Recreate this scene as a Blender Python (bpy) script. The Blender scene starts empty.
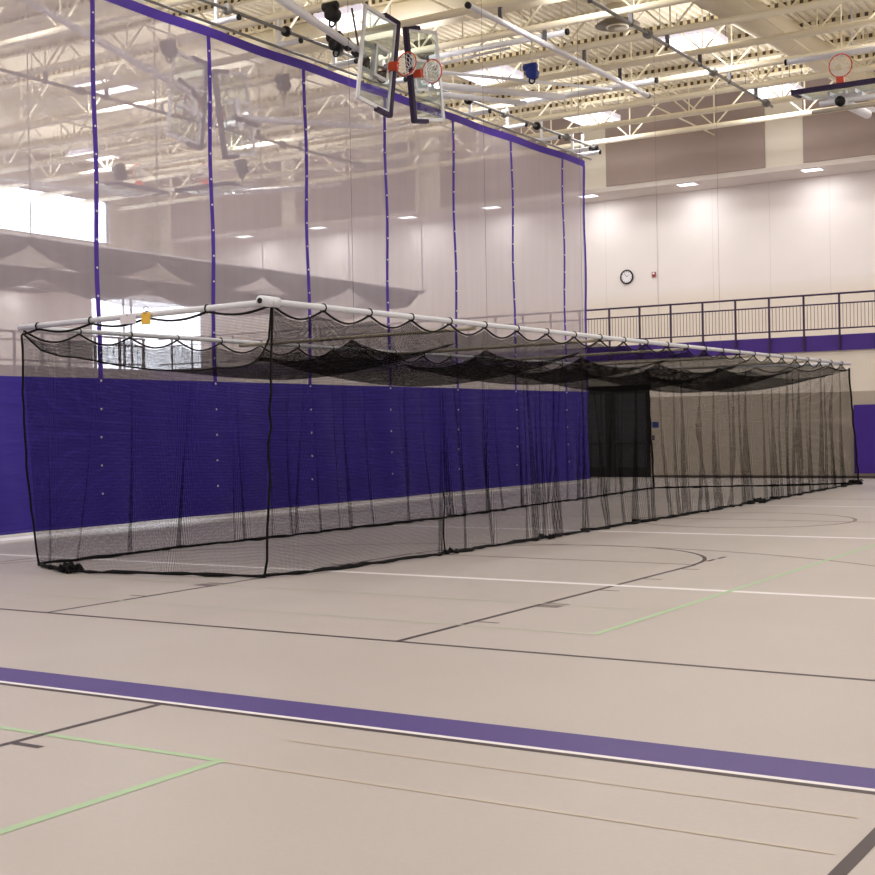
import bpy, math, random
from mathutils import Vector, Matrix
random.seed(7)
sc = bpy.context.scene
COL = sc.collection
R = math.radians
pi = math.pi

# ------------------------------------------------------------------ materials
def lin(c):
    return tuple((v/255/12.92 if v/255 <= .04045 else ((v/255+.055)/1.055)**2.4) for v in c) + (1,)

def nt(name):
    m = bpy.data.materials.new(name); m.use_nodes = True
    t = m.node_tree; t.nodes.clear()
    out = t.nodes.new('ShaderNodeOutputMaterial')
    return m, t, out

def N(t, kind, **kw):
    n = t.nodes.new(kind)
    for k, v in kw.items():
        if k.startswith('i_'): n.inputs[k[2:].replace('_', ' ')].default_value = v
        else: setattr(n, k, v)
    return n

def paint(name, rgb, rough=.6, var=.06, scale=3., metal=0., bump=0., bscale=40., stretch=(1, 1, 1), spec=.3, coat=0.):
    m, t, out = nt(name)
    p = N(t, 'ShaderNodeBsdfPrincipled'); p.inputs['Roughness'].default_value = rough
    p.inputs['Metallic'].default_value = metal; p.inputs['Specular IOR Level'].default_value = spec
    co = N(t, 'ShaderNodeTexCoord'); mp = N(t, 'ShaderNodeMapping'); mp.inputs['Scale'].default_value = stretch
    t.links.new(co.outputs['Object'], mp.inputs['Vector'])
    no = N(t, 'ShaderNodeTexNoise'); no.inputs['Scale'].default_value = scale; no.inputs['Detail'].default_value = 4
    t.links.new(mp.outputs['Vector'], no.inputs['Vector'])
    mx = N(t, 'ShaderNodeMix', data_type='RGBA')
    c = lin(rgb)
    mx.inputs[6].default_value = tuple(v*(1-var) for v in c[:3])+(1,)
    mx.inputs[7].default_value = tuple(min(1, v*(1+var)) for v in c[:3])+(1,)
    t.links.new(no.outputs['Fac'], mx.inputs[0]); t.links.new(mx.outputs[2], p.inputs['Base Color'])
    if bump:
        n2 = N(t, 'ShaderNodeTexNoise'); n2.inputs['Scale'].default_value = bscale; n2.inputs['Detail'].default_value = 3
        t.links.new(mp.outputs['Vector'], n2.inputs['Vector'])
        b = N(t, 'ShaderNodeBump'); b.inputs['Strength'].default_value = bump; b.inputs['Distance'].default_value = .05
        t.links.new(n2.outputs['Fac'], b.inputs['Height']); t.links.new(b.outputs['Normal'], p.inputs['Normal'])
    t.links.new(p.outputs['BSDF'], out.inputs['Surface'])
    return m

def math_node(t, op, a, b=None, c=None):
    n = N(t, 'ShaderNodeMath', operation=op)
    for i, v in enumerate((a, b, c)):
        if v is None: continue
        if isinstance(v, (int, float)): n.inputs[i].default_value = v
        else: t.links.new(v, n.inputs[i])
    return n.outputs[0]

def netting(name, rgb, cell, thread, diag=False, patch=.0):
    """knotted twine: thin threads on a square grid laid out in the net's own UV, clear between them"""
    m, t, out = nt(name)
    uv = N(t, 'ShaderNodeTexCoord'); sp = N(t, 'ShaderNodeSeparateXYZ'); t.links.new(uv.outputs['UV'], sp.inputs[0])
    u, v = sp.outputs['X'], sp.outputs['Y']
    if diag: u, v = math_node(t, 'ADD', u, v), math_node(t, 'SUBTRACT', u, v)
    w = thread/cell
    if patch:
        no = N(t, 'ShaderNodeTexNoise'); no.inputs['Scale'].default_value = .8; no.inputs['Detail'].default_value = 3
        t.links.new(uv.outputs['UV'], no.inputs['Vector'])
        w = math_node(t, 'MULTIPLY_ADD', no.outputs['Fac'], 2*patch*w, w*(1-patch))
    def line(x):
        return math_node(t, 'LESS_THAN', math_node(t, 'FRACT', math_node(t, 'DIVIDE', x, cell)), w)
    mask = math_node(t, 'MAXIMUM', line(u), line(v))
    d = N(t, 'ShaderNodeBsdfDiffuse'); d.inputs['Color'].default_value = lin(rgb)
    tr = N(t, 'ShaderNodeBsdfTransparent'); mx = N(t, 'ShaderNodeMixShader')
    t.links.new(mask, mx.inputs[0]); t.links.new(tr.outputs[0], mx.inputs[1]); t.links.new(d.outputs[0], mx.inputs[2])
    t.links.new(mx.outputs[0], out.inputs['Surface'])
    return m

def scrim(name, rgb, cover):
    """very fine open weave, part cloth and part gap, with faint vertical streaks"""
    m, t, out = nt(name)
    co = N(t, 'ShaderNodeTexCoord'); mp = N(t, 'ShaderNodeMapping'); mp.inputs['Scale'].default_value = (3, 3, .15)
    t.links.new(co.outputs['Object'], mp.inputs['Vector'])
    no = N(t, 'ShaderNodeTexNoise'); no.inputs['Scale'].default_value = 1.5; t.links.new(mp.outputs['Vector'], no.inputs['Vector'])
    f = math_node(t, 'MULTIPLY_ADD', no.outputs['Fac'], .1, cover-.05)
    d = N(t, 'ShaderNodeBsdfDiffuse'); d.inputs['Color'].default_value = lin(rgb)
    tl = N(t, 'ShaderNodeBsdfTranslucent'); tl.inputs['Color'].default_value = lin(rgb)
    a = N(t, 'ShaderNodeMixShader'); a.inputs[0].default_value = .4
    t.links.new(d.outputs[0], a.inputs[1]); t.links.new(tl.outputs[0], a.inputs[2])
    tr = N(t, 'ShaderNodeBsdfTransparent'); mx = N(t, 'ShaderNodeMixShader')
    t.links.new(f, mx.inputs[0]); t.links.new(tr.outputs[0], mx.inputs[1]); t.links.new(a.outputs[0], mx.inputs[2])
    t.links.new(mx.outputs[0], out.inputs['Surface'])
    return m

def clear(name, tint, gloss=.12):
    m, t, out = nt(name)
    tr = N(t, 'ShaderNodeBsdfTransparent'); tr.inputs['Color'].default_value = tint
    g = N(t, 'ShaderNodeBsdfGlossy'); g.inputs['Roughness'].default_value = .03
    mx = N(t, 'ShaderNodeMixShader'); mx.inputs[0].default_value = gloss
    t.links.new(tr.outputs[0], mx.inputs[1]); t.links.new(g.outputs[0], mx.inputs[2]); t.links.new(mx.outputs[0], out.inputs['Surface'])
    return m

def glow(name, rgb, strength):
    m, t, out = nt(name)
    e = N(t, 'ShaderNodeEmission'); e.inputs['Color'].default_value = lin(rgb); e.inputs['Strength'].default_value = strength
    t.links.new(e.outputs[0], out.inputs['Surface'])
    return m

def seamed(name, rgb, axis, step, off, rough=.7, lo=None, z0=0, z1=1):
    """painted wall with hairline vertical panel joints, and (lo) a second colour below a height"""
    m, t, out = nt(name)
    p = N(t, 'ShaderNodeBsdfPrincipled'); p.inputs['Roughness'].default_value = rough; p.inputs['Specular IOR Level'].default_value = .2
    g = N(t, 'ShaderNodeNewGeometry'); sp = N(t, 'ShaderNodeSeparateXYZ'); t.links.new(g.outputs['Position'], sp.inputs[0])
    fr = math_node(t, 'FRACT', math_node(t, 'DIVIDE', math_node(t, 'ADD', sp.outputs[axis], off), step))
    line = math_node(t, 'LESS_THAN', fr, .012/step)
    no = N(t, 'ShaderNodeTexNoise'); no.inputs['Scale'].default_value = .9; no.inputs['Detail'].default_value = 4
    t.links.new(g.outputs['Position'], no.inputs['Vector'])
    a = N(t, 'ShaderNodeMix', data_type='RGBA'); c = lin(rgb)
    a.inputs[6].default_value = tuple(v*.96 for v in c[:3])+(1,); a.inputs[7].default_value = tuple(min(1, v*1.04) for v in c[:3])+(1,)
    t.links.new(no.outputs['Fac'], a.inputs[0]); col = a.outputs[2]
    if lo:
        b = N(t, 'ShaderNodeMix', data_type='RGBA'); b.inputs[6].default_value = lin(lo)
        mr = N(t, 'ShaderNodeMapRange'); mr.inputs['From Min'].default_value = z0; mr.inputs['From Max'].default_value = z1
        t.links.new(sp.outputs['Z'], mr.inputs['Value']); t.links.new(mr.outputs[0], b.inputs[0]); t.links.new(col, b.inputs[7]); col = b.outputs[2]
    d = N(t, 'ShaderNodeMix', data_type='RGBA', blend_type='MULTIPLY'); d.inputs[7].default_value = (.8, .8, .8, 1)
    t.links.new(line, d.inputs[0]); t.links.new(col, d.inputs[6]); t.links.new(d.outputs[2], p.inputs['Base Color'])
    t.links.new(p.outputs[0], out.inputs['Surface'])
    return m

def floor_mat():
    m, t, out = nt('poured_floor')
    p = N(t, 'ShaderNodeBsdfPrincipled'); p.inputs['Roughness'].default_value = .33; p.inputs['Specular IOR Level'].default_value = .28
    g = N(t, 'ShaderNodeNewGeometry')
    n1 = N(t, 'ShaderNodeTexNoise'); n1.inputs['Scale'].default_value = .7; n1.inputs['Detail'].default_value = 6
    n2 = N(t, 'ShaderNodeTexNoise'); n2.inputs['Scale'].default_value = 35; n2.inputs['Detail'].default_value = 3
    for n in (n1, n2): t.links.new(g.outputs['Position'], n.inputs['Vector'])
    s = math_node(t, 'MULTIPLY_ADD', n2.outputs['Fac'], .45, math_node(t, 'MULTIPLY', n1.outputs['Fac'], .55))
    a = N(t, 'ShaderNodeMix', data_type='RGBA'); a.inputs[6].default_value = lin((178, 169, 164)); a.inputs[7].default_value = lin((196, 188, 184))
    t.links.new(s, a.inputs[0]); t.links.new(a.outputs[2], p.inputs['Base Color'])
    b = N(t, 'ShaderNodeBump'); b.inputs['Strength'].default_value = .04; b.inputs['Distance'].default_value = .01
    t.links.new(n2.outputs['Fac'], b.inputs['Height']); t.links.new(b.outputs[0], p.inputs['Normal'])
    t.links.new(p.outputs[0], out.inputs['Surface'])
    return m

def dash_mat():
    """closure strip over a top chord: the shade in the open deck flutes is painted on as dark dashes"""
    m, t, out = nt('deck_closure_flute_shade')
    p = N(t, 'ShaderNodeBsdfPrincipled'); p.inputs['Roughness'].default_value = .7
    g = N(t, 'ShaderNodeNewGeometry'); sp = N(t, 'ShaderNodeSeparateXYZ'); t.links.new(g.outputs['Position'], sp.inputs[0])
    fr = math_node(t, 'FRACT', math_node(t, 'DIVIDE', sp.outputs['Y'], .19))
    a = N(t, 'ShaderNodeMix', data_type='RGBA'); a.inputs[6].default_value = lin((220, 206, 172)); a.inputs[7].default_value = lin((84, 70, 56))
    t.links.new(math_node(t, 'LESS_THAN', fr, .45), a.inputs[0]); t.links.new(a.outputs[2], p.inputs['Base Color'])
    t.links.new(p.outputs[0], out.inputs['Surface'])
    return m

M = dict(
    floor=floor_mat(),
    purple_line=paint('purple_floor_paint', (74, 56, 128), .4, .05, 2),
    black_line=paint('black_floor_paint', (66, 54, 58), .4, .05, 2),
    faint_line=paint('worn_black_floor_paint', (120, 106, 104), .4, .05, 2),
    white_line=paint('white_floor_paint', (236, 232, 234), .4, .03, 2),
    green_line=paint('green_floor_paint', (170, 198, 160), .4, .05, 2),
    faint_green=paint('worn_green_floor_paint', (182, 184, 168), .4, .05, 2),
    yellow_line=paint('worn_yellow_floor_paint', (200, 186, 168), .4, .04, 2),
    wall=seamed('cream_wall', (232, 222, 208), 'Y', 1.75, 1.2),
    wall_low=seamed('two_tone_wall', (222, 213, 200), 'Y', 50, 0, lo=(172, 161, 147), z0=2.36, z1=2.38),
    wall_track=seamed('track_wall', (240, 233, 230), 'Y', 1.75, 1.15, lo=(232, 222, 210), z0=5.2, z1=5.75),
    wall_side=seamed('side_wall_paint', (234, 228, 224), 'X', 2.4, 0),
    taupe=paint('taupe_fabric', (166, 150, 146), .95, .05, 1.2, bump=.1, bscale=60),
    cream_panel=paint('cream_pilaster', (228, 222, 210), .7, .03, 2),
    soffit=paint('soffit_paint', (212, 203, 198), .7, .03, 2),
    fascia=paint('purple_fascia', (72, 46, 130), .5, .06, 2),
    black_base=paint('black_base', (78, 70, 68), .5, .1, 3),
    steel_cream=paint('cream_painted_steel', (238, 229, 206), .5, .04, 2),
    deck=paint('cream_roof_deck', (236, 227, 206), .6, .05, 1.5),
    duct=paint('cream_duct', (230, 220, 198), .5, .04, 1.5),
    dash=dash_mat(),
    rail=paint('dark_purple_rail', (62, 44, 74), .45, .08, 4),
    baluster=paint('tan_baluster', (122, 102, 100), .5, .05, 4),
    vinyl=paint('purple_vinyl', (58, 43, 152), .5, .16, 1.1, bump=.6, bscale=1.6, stretch=(.45, 1, 3.2), spec=.35),
    webbing=paint('purple_webbing', (80, 54, 160), .7, .1, 6),
    scrim=scrim('white_mesh', (200, 190, 200), .56),
    grommet=paint('bright_grommet', (240, 240, 244), .3, .03, 5, metal=0),
    net=netting('black_twine_net', (16, 14, 15), .016, .0020, patch=.3),
    net_side=netting('black_twine_side_net', (16, 14, 15), .016, .0025, patch=.3),
    net_roof=netting('black_twine_roof_net', (18, 16, 16), .018, .0066, patch=.25),
    net_far=netting('grey_twine_net', (48, 44, 50), .02, .0052, patch=.3),
    net_bundle=netting('grey_bundled_net', (36, 33, 40), .02, .0095, patch=.4),
    rope=paint('black_rope', (16, 15, 17), .9, .2, 30),
    pipe=paint('galvanised_pipe', (214, 216, 224), .35, .06, 8, metal=.0, spec=.6),
    pipe_tan=paint('dull_pipe', (176, 166, 150), .5, .06, 8),
    pipe_white=paint('white_pipe', (226, 226, 232), .4, .04, 8, spec=.5),
    pipe_grey=paint('grey_conduit', (128, 126, 122), .45, .06, 8),
    cable=paint('steel_cable', (96, 92, 96), .5, .05, 8),
    black=paint('black_plastic', (22, 20, 24), .5, .1, 8),
    blue=paint('blue_motor_housing', (42, 60, 150), .45, .1, 8),
    pad=paint('dark_purple_pad', (44, 30, 64), .55, .1, 8),
    pad_wall=paint('purple_wall_pad', (60, 32, 126), .55, .06, 3),
    orange=paint('orange_rim', (214, 84, 56), .4, .06, 8),
    netting_white=paint('white_cord', (238, 236, 236), .8, .03, 20),
    glass=clear('backboard_glass', (.84, .88, .86, 1), .10),
    alu=paint('white_aluminium', (222, 224, 230), .35, .04, 8, spec=.5),
    light=glow('lit_diffuser', (255, 252, 250), 2.6),
    lilac=paint('light_housing', (226, 222, 238), .5, .03, 3),
    dark_room=paint('dark_door_paint', (17, 16, 16), .6, .2, 3),
    dark_glass=paint('dark_door_glass', (14, 18, 24), .45, .3, 2, spec=.5),
    pane=clear('window_pane', (.96, .97, 1, 1), .05),
    mullion=paint('window_mullion', (150, 150, 160), .5, .05, 3),
    face=paint('clock_face', (244, 242, 246), .5, .01, 3),
    red=paint('red_plastic', (150, 66, 72), .4, .05, 3),
    sign=paint('blue_sign', (40, 52, 110), .5, .05, 3),
    yellow=paint('yellow_tag', (240, 196, 84), .6, .05, 5),
    white=paint('white_card', (228, 224, 232), .6, .03, 5),
    vent=paint('grey_diffuser', (140, 128, 112), .5, .05, 5),
)

# ------------------------------------------------------------------ mesh builder
class MB:
    def __init__(s): s.v = []; s.f = []; s.uv = {}
    def add(s, vs, fs):
        b = len(s.v); s.v += [Vector(v) for v in vs]; s.f += [tuple(i+b for i in f) for f in fs]; return b
    def box(s, a, b):
        (x0, y0, z0), (x1, y1, z1) = a, b
        s.add([(x0, y0, z0), (x1, y0, z0), (x1, y1, z0), (x0, y1, z0), (x0, y0, z1), (x1, y0, z1), (x1, y1, z1), (x0, y1, z1)],
              [(3, 2, 1, 0), (4, 5, 6, 7), (0, 1, 5, 4), (1, 2, 6, 5), (2, 3, 7, 6), (3, 0, 4, 7)]); return s
    def add_quad(s, x0, x1, y0, y1, z):
        s.add([(x0, y0, z), (x1, y0, z), (x1, y1, z), (x0, y1, z)], [(0, 1, 2, 3)]); return s
    def obox(s, c, ax, ay, az):
        """box centred on c with half-extent vectors"""
        c, ax, ay, az = map(Vector, (c, ax, ay, az))
        s.add([c+i*ax+j*ay+k*az for k in (-1, 1) for (i, j) in ((-1, -1), (1, -1), (1, 1), (-1, 1))],
              [(3, 2, 1, 0), (4, 5, 6, 7), (0, 1, 5, 4), (1, 2, 6, 5), (2, 3, 7, 6), (3, 0, 4, 7)]); return s
    def tube(s, pts, r, n=8, cap=True, closed=False):
        pts = [Vector(p) for p in pts]; L = len(pts); rings = []
        prev = None
        for i, p in enumerate(pts):
            if closed: d = pts[(i+1) % L]-pts[i-1]
            else: d = pts[min(i+1, L-1)]-pts[max(i-1, 0)]
            d.normalize()
            if prev is None:
                a = d.cross(Vector((0, 0, 1)))
                if a.length < .1: a = d.cross(Vector((1, 0, 0)))
            else: a = prev-d*prev.dot(d)
            a.normalize(); prev = a; b = d.cross(a)
            rr = r[i] if isinstance(r, (list, tuple)) else r
            rings.append([p+(a*math.cos(2*pi*k/n)+b*math.sin(2*pi*k/n))*rr for k in range(n)])
        fs = []
        for i in range(L if closed else L-1):
            j = (i+1) % L
            for k in range(n): fs.append((i*n+k, i*n+(k+1) % n, j*n+(k+1) % n, j*n+k))
        if cap and not closed: fs += [tuple(range(n))[::-1], tuple((L-1)*n+k for k in range(n))]
        s.add([q for ring in rings for q in ring], fs); return s
    def ring(s, c, a, b, R_, r, n=32, m=8):
        c, a, b = Vector(c), Vector(a).normalized(), Vector(b).normalized()
        return s.tube([c+(a*math.cos(2*pi*i/n)+b*math.sin(2*pi*i/n))*R_ for i in range(n)], r, m, closed=True)
    def disc(s, c, axis, r, th, n=28, r2=None):
        c, ax = Vector(c), Vector(axis).normalized()
        return s.tube([c-ax*th/2, c+ax*th/2], [r, r if r2 is None else r2], n)
    def ball(s, c, r, n=12, m=8, sc_=(1, 1, 1)):
        c = Vector(c); vs = []; fs = []
        for i in range(m+1):
            for k in range(n):
                t, f = pi*i/m, 2*pi*k/n
                vs.append(c+Vector((math.sin(t)*math.cos(f)*sc_[0], math.sin(t)*math.sin(f)*sc_[1], math.cos(t)*sc_[2]))*r)
        for i in range(m):
            for k in range(n): fs.append((i*n+k, (i+1)*n+k, (i+1)*n+(k+1) % n, i*n+(k+1) % n))
        s.add(vs, fs); return s
    def grid(s, P, UV=None):
        """P[i][j] points; UV the same shape"""
        ni, nj = len(P), len(P[0]); b = len(s.v)
        s.add([p for row in P for p in row], [(i*nj+j, (i+1)*nj+j, (i+1)*nj+j+1, i*nj+j+1) for i in range(ni-1) for j in range(nj-1)])
        if UV:
            for i in range(ni):
                for j in range(nj): s.uv[b+i*nj+j] = UV[i][j]
        return s
    def build(s, name, mat, parent=None, smooth=False, **tags):
        o0 = origin(parent) if parent else Vector((0, 0, 0))
        me = bpy.data.meshes.new(name); me.from_pydata([v-o0 for v in s.v], [], s.f); me.update()
        if s.uv:
            ul = me.uv_layers.new(name='UVMap')
            for l in me.loops: ul.data[l.index].uv = s.uv.get(l.vertex_index, (0, 0))
        me.materials.append(mat)
        if smooth: me.polygons.foreach_set('use_smooth', [True]*len(me.polygons))
        o = bpy.data.objects.new(name, me); COL.objects.link(o)
        if parent: o.parent = parent
        for k, v in tags.items(): o[k] = v
        return o

def origin(o):
    p = Vector((0, 0, 0))
    while o: p += o.location; o = o.parent
    return p

def thing(name, loc, label, cat, group=None):
    o = bpy.data.objects.new(name, None); COL.objects.link(o); o.location = loc; o.empty_display_size = .1
    tag(o, label, cat, group); return o
def tag(o, label, cat, group=None):
    o['label'] = label; o['category'] = cat
    if group: o['group'] = group
    return o
def struct(mb, name, mat, **k): return mb.build(name, mat, kind='structure', **k)
def dup(root, delta, label, group=None):
    r = root.copy(); COL.objects.link(r); r.location = root.location+Vector(delta); r['label'] = label
    if group: r['group'] = group
    for ch in list(root.children):
        c = ch.copy(); COL.objects.link(c); c.parent = r
        for g in list(ch.children):
            d = g.copy(); COL.objects.link(d); d.parent = c
    return r

# ------------------------------------------------------------------ constants (metres; x along the divider curtain, y across the hall)
XW, YS, ZC = 37.35, 36.0, 11.0      # far wall, left side wall, roof deck
XB, XA = 38.86, 42.0
YC = 16.46                           # divider curtain

# ------------------------------------------------------------------ floor and its markings
fl = struct(MB().box((-8, -8, -.2), (XW+.2, YS+.2, 0)), 'floor', M['floor'])
def strip(name, x0, x1, y0, y1, mat, z=.002):
    return MB().add([(x0, y0, z), (x1, y0, z), (x1, y1, z), (x0, y1, z)], [(0, 1, 2, 3)])
LZ = [.0004]      # each painted line a hair above the one before
def line_part(name, rects, mat, z=.002, **k):
    for x0, x1, y0, y1 in rects:
        LZ[0] += .00004
        MB().add_quad(x0, x1, y0, y1, LZ[0]).build(name, M[mat], fl, **k)
def arc_part(name, cx, cy, r, a0, a1, w, mat, z=.0024, n=72):
    LZ[0] += .00004; z = LZ[0]
    P = [[(cx+(r+d)*math.cos(R(a0+(a1-a0)*i/n)), cy+(r+d)*math.sin(R(a0+(a1-a0)*i/n)), z) for d in (-w/2, w/2)] for i in range(n+1)]
    return MB().grid(P).build(name, M[mat], fl)
line_part('boundary_or_glow_stripe', [(5.965, 6.315, -8, 36)], 'purple_line', label='wide purple stripe')
line_part('stripe_edging', [(5.922, 5.965, -8, 36)], 'white_line', label='thin white edging')
line_part('end_line', [(5.87, 5.922, -8, 36)], 'black_line')
line_part('end_line', [(8.42, 8.475, -8, 36)], 'black_line')
line_part('lane_line', [(8.475, 14.47, 5.68, 5.735)], 'black_line')
line_part('lane_line', [(8.475, 14.47, 9.48, 9.53)], 'black_line')
line_part('lane_line', [(-4, 5.87, 5.64, 5.69)], 'black_line')
line_part('lane_block', [(10.6, 10.88, 5.47, 5.68), (10.62, 10.9, 9.53, 9.74)], 'faint_line')
line_part('lane_tick', [(x, x+.05, 5.48, 5.68) for x in (9.57, 11.9, 12.95, 13.98)]+[(x, x+.05, 9.53, 9.73) for x in (9.7, 11.9, 12.95)], 'faint_line')
line_part('lane_tick', [(4.76, 4.81, 5.44, 5.64)], 'black_line')
line_part('free_throw_line', [(14.45, 14.5, 5.735, 9.48)], 'faint_line')
arc_part('free_throw_arc', 14.47, 7.6, 1.87, -90, 90, .05, 'black_line')
line_part('lane_tick', [(14.88, 15.12, 5.70, 5.75), (15.2, 15.46, 5.69, 5.74)], 'black_line')
arc_part('three_point_arc', 10.11, 7.6, 6.19, -75, 90, .05, 'faint_line')
line_part('three_point_line', [(8.475, 12.1, 13.83, 13.88)], 'faint_line')
line_part('three_point_line', [(-2, 5.87, 1.345, 1.405)], 'black_line')
line_part('attack_line', [(12.26, 12.38, -8, 15.9)], 'white_line')
line_part('attack_line', [(18.45, 18.59, -8, 15.9)], 'white_line')
line_part('attack_line', [(25.15, 25.25, -8, 15.9)], 'white_line')
line_part('boundary_or_glow_stripe', [(-2, 34.5, 16.56, 17.0)], 'white_line', label='white stripe painted as the glow of light under the divider curtain')  # light glowing under the vinyl, painted on the floor as a white stripe
line_part('division_line', [(21.42, 21.48, -8, 15.9)], 'faint_line')
arc_part('centre_circle', 21.43, 7.6, 1.74, 0, 360, .06, 'faint_line')
line_part('cross_line', [(27.5, 27.58, -8, 15.9)], 'faint_line')
line_part('green_court_line', [(-3, 5.03, 4.40, 4.46), (9.39, 20, 4.49, 4.55)], 'green_line')
line_part('green_court_line', [(4.98, 5.03, 4.46, 5.64), (4.98, 5.03, 5.69, 9)], 'green_line')
line_part('green_court_line', [(9.35, 9.39, 4.49, 12), (10.77, 10.81, 4.55, 12)], 'faint_green')
line_part('yellow_court_line', [(5.49, 5.506, 1.5, 4.4), (4.985, 5.002, 1.45, 4.4)], 'yellow_line')

# ------------------------------------------------------------------ walls
DY0, DY1, DZ = 16.07, 18.7, 2.75      # dark double door at the end of the divider
w = MB()
w.box((XW, -8, 0), (XW+.2, DY0, 3.5)); w.box((XW, DY1, 0), (XW+.2, YS+.2, 3.5)); w.box((XW, DY0, DZ), (XW+.2, DY1, 3.5))
struct(w, 'wall_far_lower', M['wall_low'])
struct(MB().box((XW-.025, -8, 0), (XW-.001, DY0-.06, .075)).box((XW-.025, DY1+.06, 0), (XW-.001, YS-.2, .1)), 'baseboard_far', M['black_base'])
d1 = MB()
d1.box((XW+.02, DY0-.05, 0), (XW+.18, DY0, DZ+.05)); d1.box((XW+.02, DY1, 0), (XW+.18, DY1+.05, DZ+.05)); d1.box((XW+.02, DY0, DZ), (XW+.18, DY1, DZ+.05))
door = struct(d1, 'door_1', M['dark_room'])
for k in range(2):
    a = DY0+.01+k*(DY1-DY0)/2; b = a+(DY1-DY0)/2-.02
    leaf = MB().box((XW+.08, a, .01), (XW+.13, a+.16, DZ-.01)).box((XW+.08, b-.16, .01), (XW+.13, b, DZ-.01)).box((XW+.08, a+.16, .01), (XW+.13, b-.16, .3)).box((XW+.08, a+.16, DZ-.25), (XW+.13, b-.16, DZ-.01)).build('door_leaf', M['dark_room'], door)
    MB().box((XW+.095, a+.16, .3), (XW+.115, b-.16, DZ-.25)).build('glass', M['dark_glass'], leaf)
    MB().tube([(XW+.03, a+.1, 1.02), (XW+.03, b-.1, 1.02)], .025).box((XW+.03, a+.1, 1.0), (XW+.085, a+.14, 1.04)).box((XW+.03, b-.14, 1.0), (XW+.085, b-.1, 1.04)).build('push_bar', M['black'], leaf)
struct(MB().box((XW+.19, DY0-.3, 0), (XW+.24, DY1+.3, 3.2)), 'wall_behind_door', M['black_base'])

# running-track balcony along the far wall and round the left corner
struct(MB().box((XW, -8, 3.7), (XB+.2, 34.9, 3.82)).box((XW, 34.9, 3.7), (XA+.2, YS+1.8, 3.82)).box((5, YS, 3.7), (XW, YS+1.8, 3.82)), 'floor_track', M['soffit'])
struct(MB().box((XW-.05, -8, 3.5), (XW+.1, YS-.05, 3.93)), 'trim_1', M['fascia'])
struct(MB().box((5, YS-.05, 3.5), (XW, YS+.1, 3.93)), 'trim_2', M['black_base'])
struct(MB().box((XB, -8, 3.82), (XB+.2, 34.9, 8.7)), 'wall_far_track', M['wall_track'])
struct(MB().box((XW, -8, 8.57), (XB, 34.96, 8.7)), 'ceiling_track', M['soffit'])
wu = MB().box((XW, -8, 8.7), (XW+.2, 34.96, ZC+.4)).box((XW, 34.96, 6.72), (XB+.2, YS, ZC+.4)).box((XB, 34.88, 6.72), (XB+.2, 34.96, 9.0))
wf = struct(wu, 'wall_far_upper', M['cream_panel'])
pil = [(.2, .9), (5.7, 6.75), (11.38, 12.44), (17.35, 18.1), (23.2, 24.2), (29.12, 29.75)]
ed = [-8]+[v for p in pil for v in p]+[34.9]
for k in range(0, len(ed), 2):
    MB().box((XW-.03, ed[k]+.01, 8.72), (XW-.001, ed[k+1]-.01, ZC+.2)).build('acoustic_panel', M['taupe'], wf, label='taupe acoustic wall panel')

# left side wall: upper wall with a long high window, track alcove with a tall window in the corner
sx0 = 5.0
ws = MB()
ws.box((sx0, YS, 0), (XW, YS+.2, 3.5))
ws.box((sx0, YS, 6.72), (XW, YS+.2, 8.39)); ws.box((sx0, YS, 9.95), (XW, YS+.2, ZC+.4)); ws.box((35.3, YS, 8.39), (XW, YS+.2, 9.95))
ws.box((sx0, YS+1.6, 3.82), (35.9, YS+1.8, 6.72)); ws.box((XA, YS-1.2, 3.82), (XA+.2, YS+1.8, 6.72)); ws.box((XB+.2, 34.7, 3.82), (XA+.2, 34.9, 6.72))
ws.box((35.9, YS+1.6, 3.82), (XA, YS+1.8, 3.95))
struct(ws, 'wall_left', M['wall_side'])
struct(MB().box((sx0, YS+.2, 6.72), (XW, YS+1.8, 6.84)).box((XW, 34.7, 6.72), (XA+.2, YS+1.8, 6.84)), 'ceiling_side_track', M['soffit'])
wn = MB()
for x in (sx0+.03, 8.8, 12.6, 16.4, 20.2, 24, 35.27): wn.box((x-.03, YS+.06, 8.39), (x+.03, YS+.14, 9.95))
wn.box((sx0, YS+.06, 8.39), (35.3, YS+.14, 8.44)); wn.box((sx0, YS+.06, 9.9), (35.3, YS+.14, 9.95))
win = struct(wn, 'window_1', M['mullion']); MB().box((sx0, YS+.09, 8.44), (35.3, YS+.11, 9.9)).build('pane', M['pane'], win)
wn = MB()
for x in (35.93, 37.6, 38.0, XA-.03): wn.box((x-.03, YS+1.66, 3.95), (x+.03, YS+1.74, 6.72))
wn.box((35.9, YS+1.66, 3.95), (XA, YS+1.74, 4.0)); wn.box((35.9, YS+1.66, 5.3), (XA, YS+1.74, 5.34))
win = struct(wn, 'window_2', M['mullion']); MB().box((35.9, YS+1.69, 4.0), (XA, YS+1.71, 6.72)).build('pane', M['pane'], win)
# near side of the hall, behind and beside the camera
struct(MB().box((-8.2, -8, 0), (-8, YS+.2, ZC+.4)), 'wall_back', M['wall_side'])
struct(MB().box((-8, -8.2, 0), (XB, -8, ZC+.4)), 'wall_right', M['wall_side'])
struct(MB().box((-8, YS, 0), (sx0, YS+.2, ZC+.4)), 'wall_left_near', M['wall_side'])

# ------------------------------------------------------------------ roof deck (ribs run along x)
P = []
y = -8.2; prof = []
while y < YS+.3:
    prof += [(y, ZC), (y+.08, ZC), (y+.1, ZC+.07), (y+.17, ZC+.07)]; y += .19
struct(MB().grid([[(x, yy, zz) for (yy, zz) in prof] for x in (-8.2, 4, 14, 24, XW+.2)]), 'ceiling', M['deck'])

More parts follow.
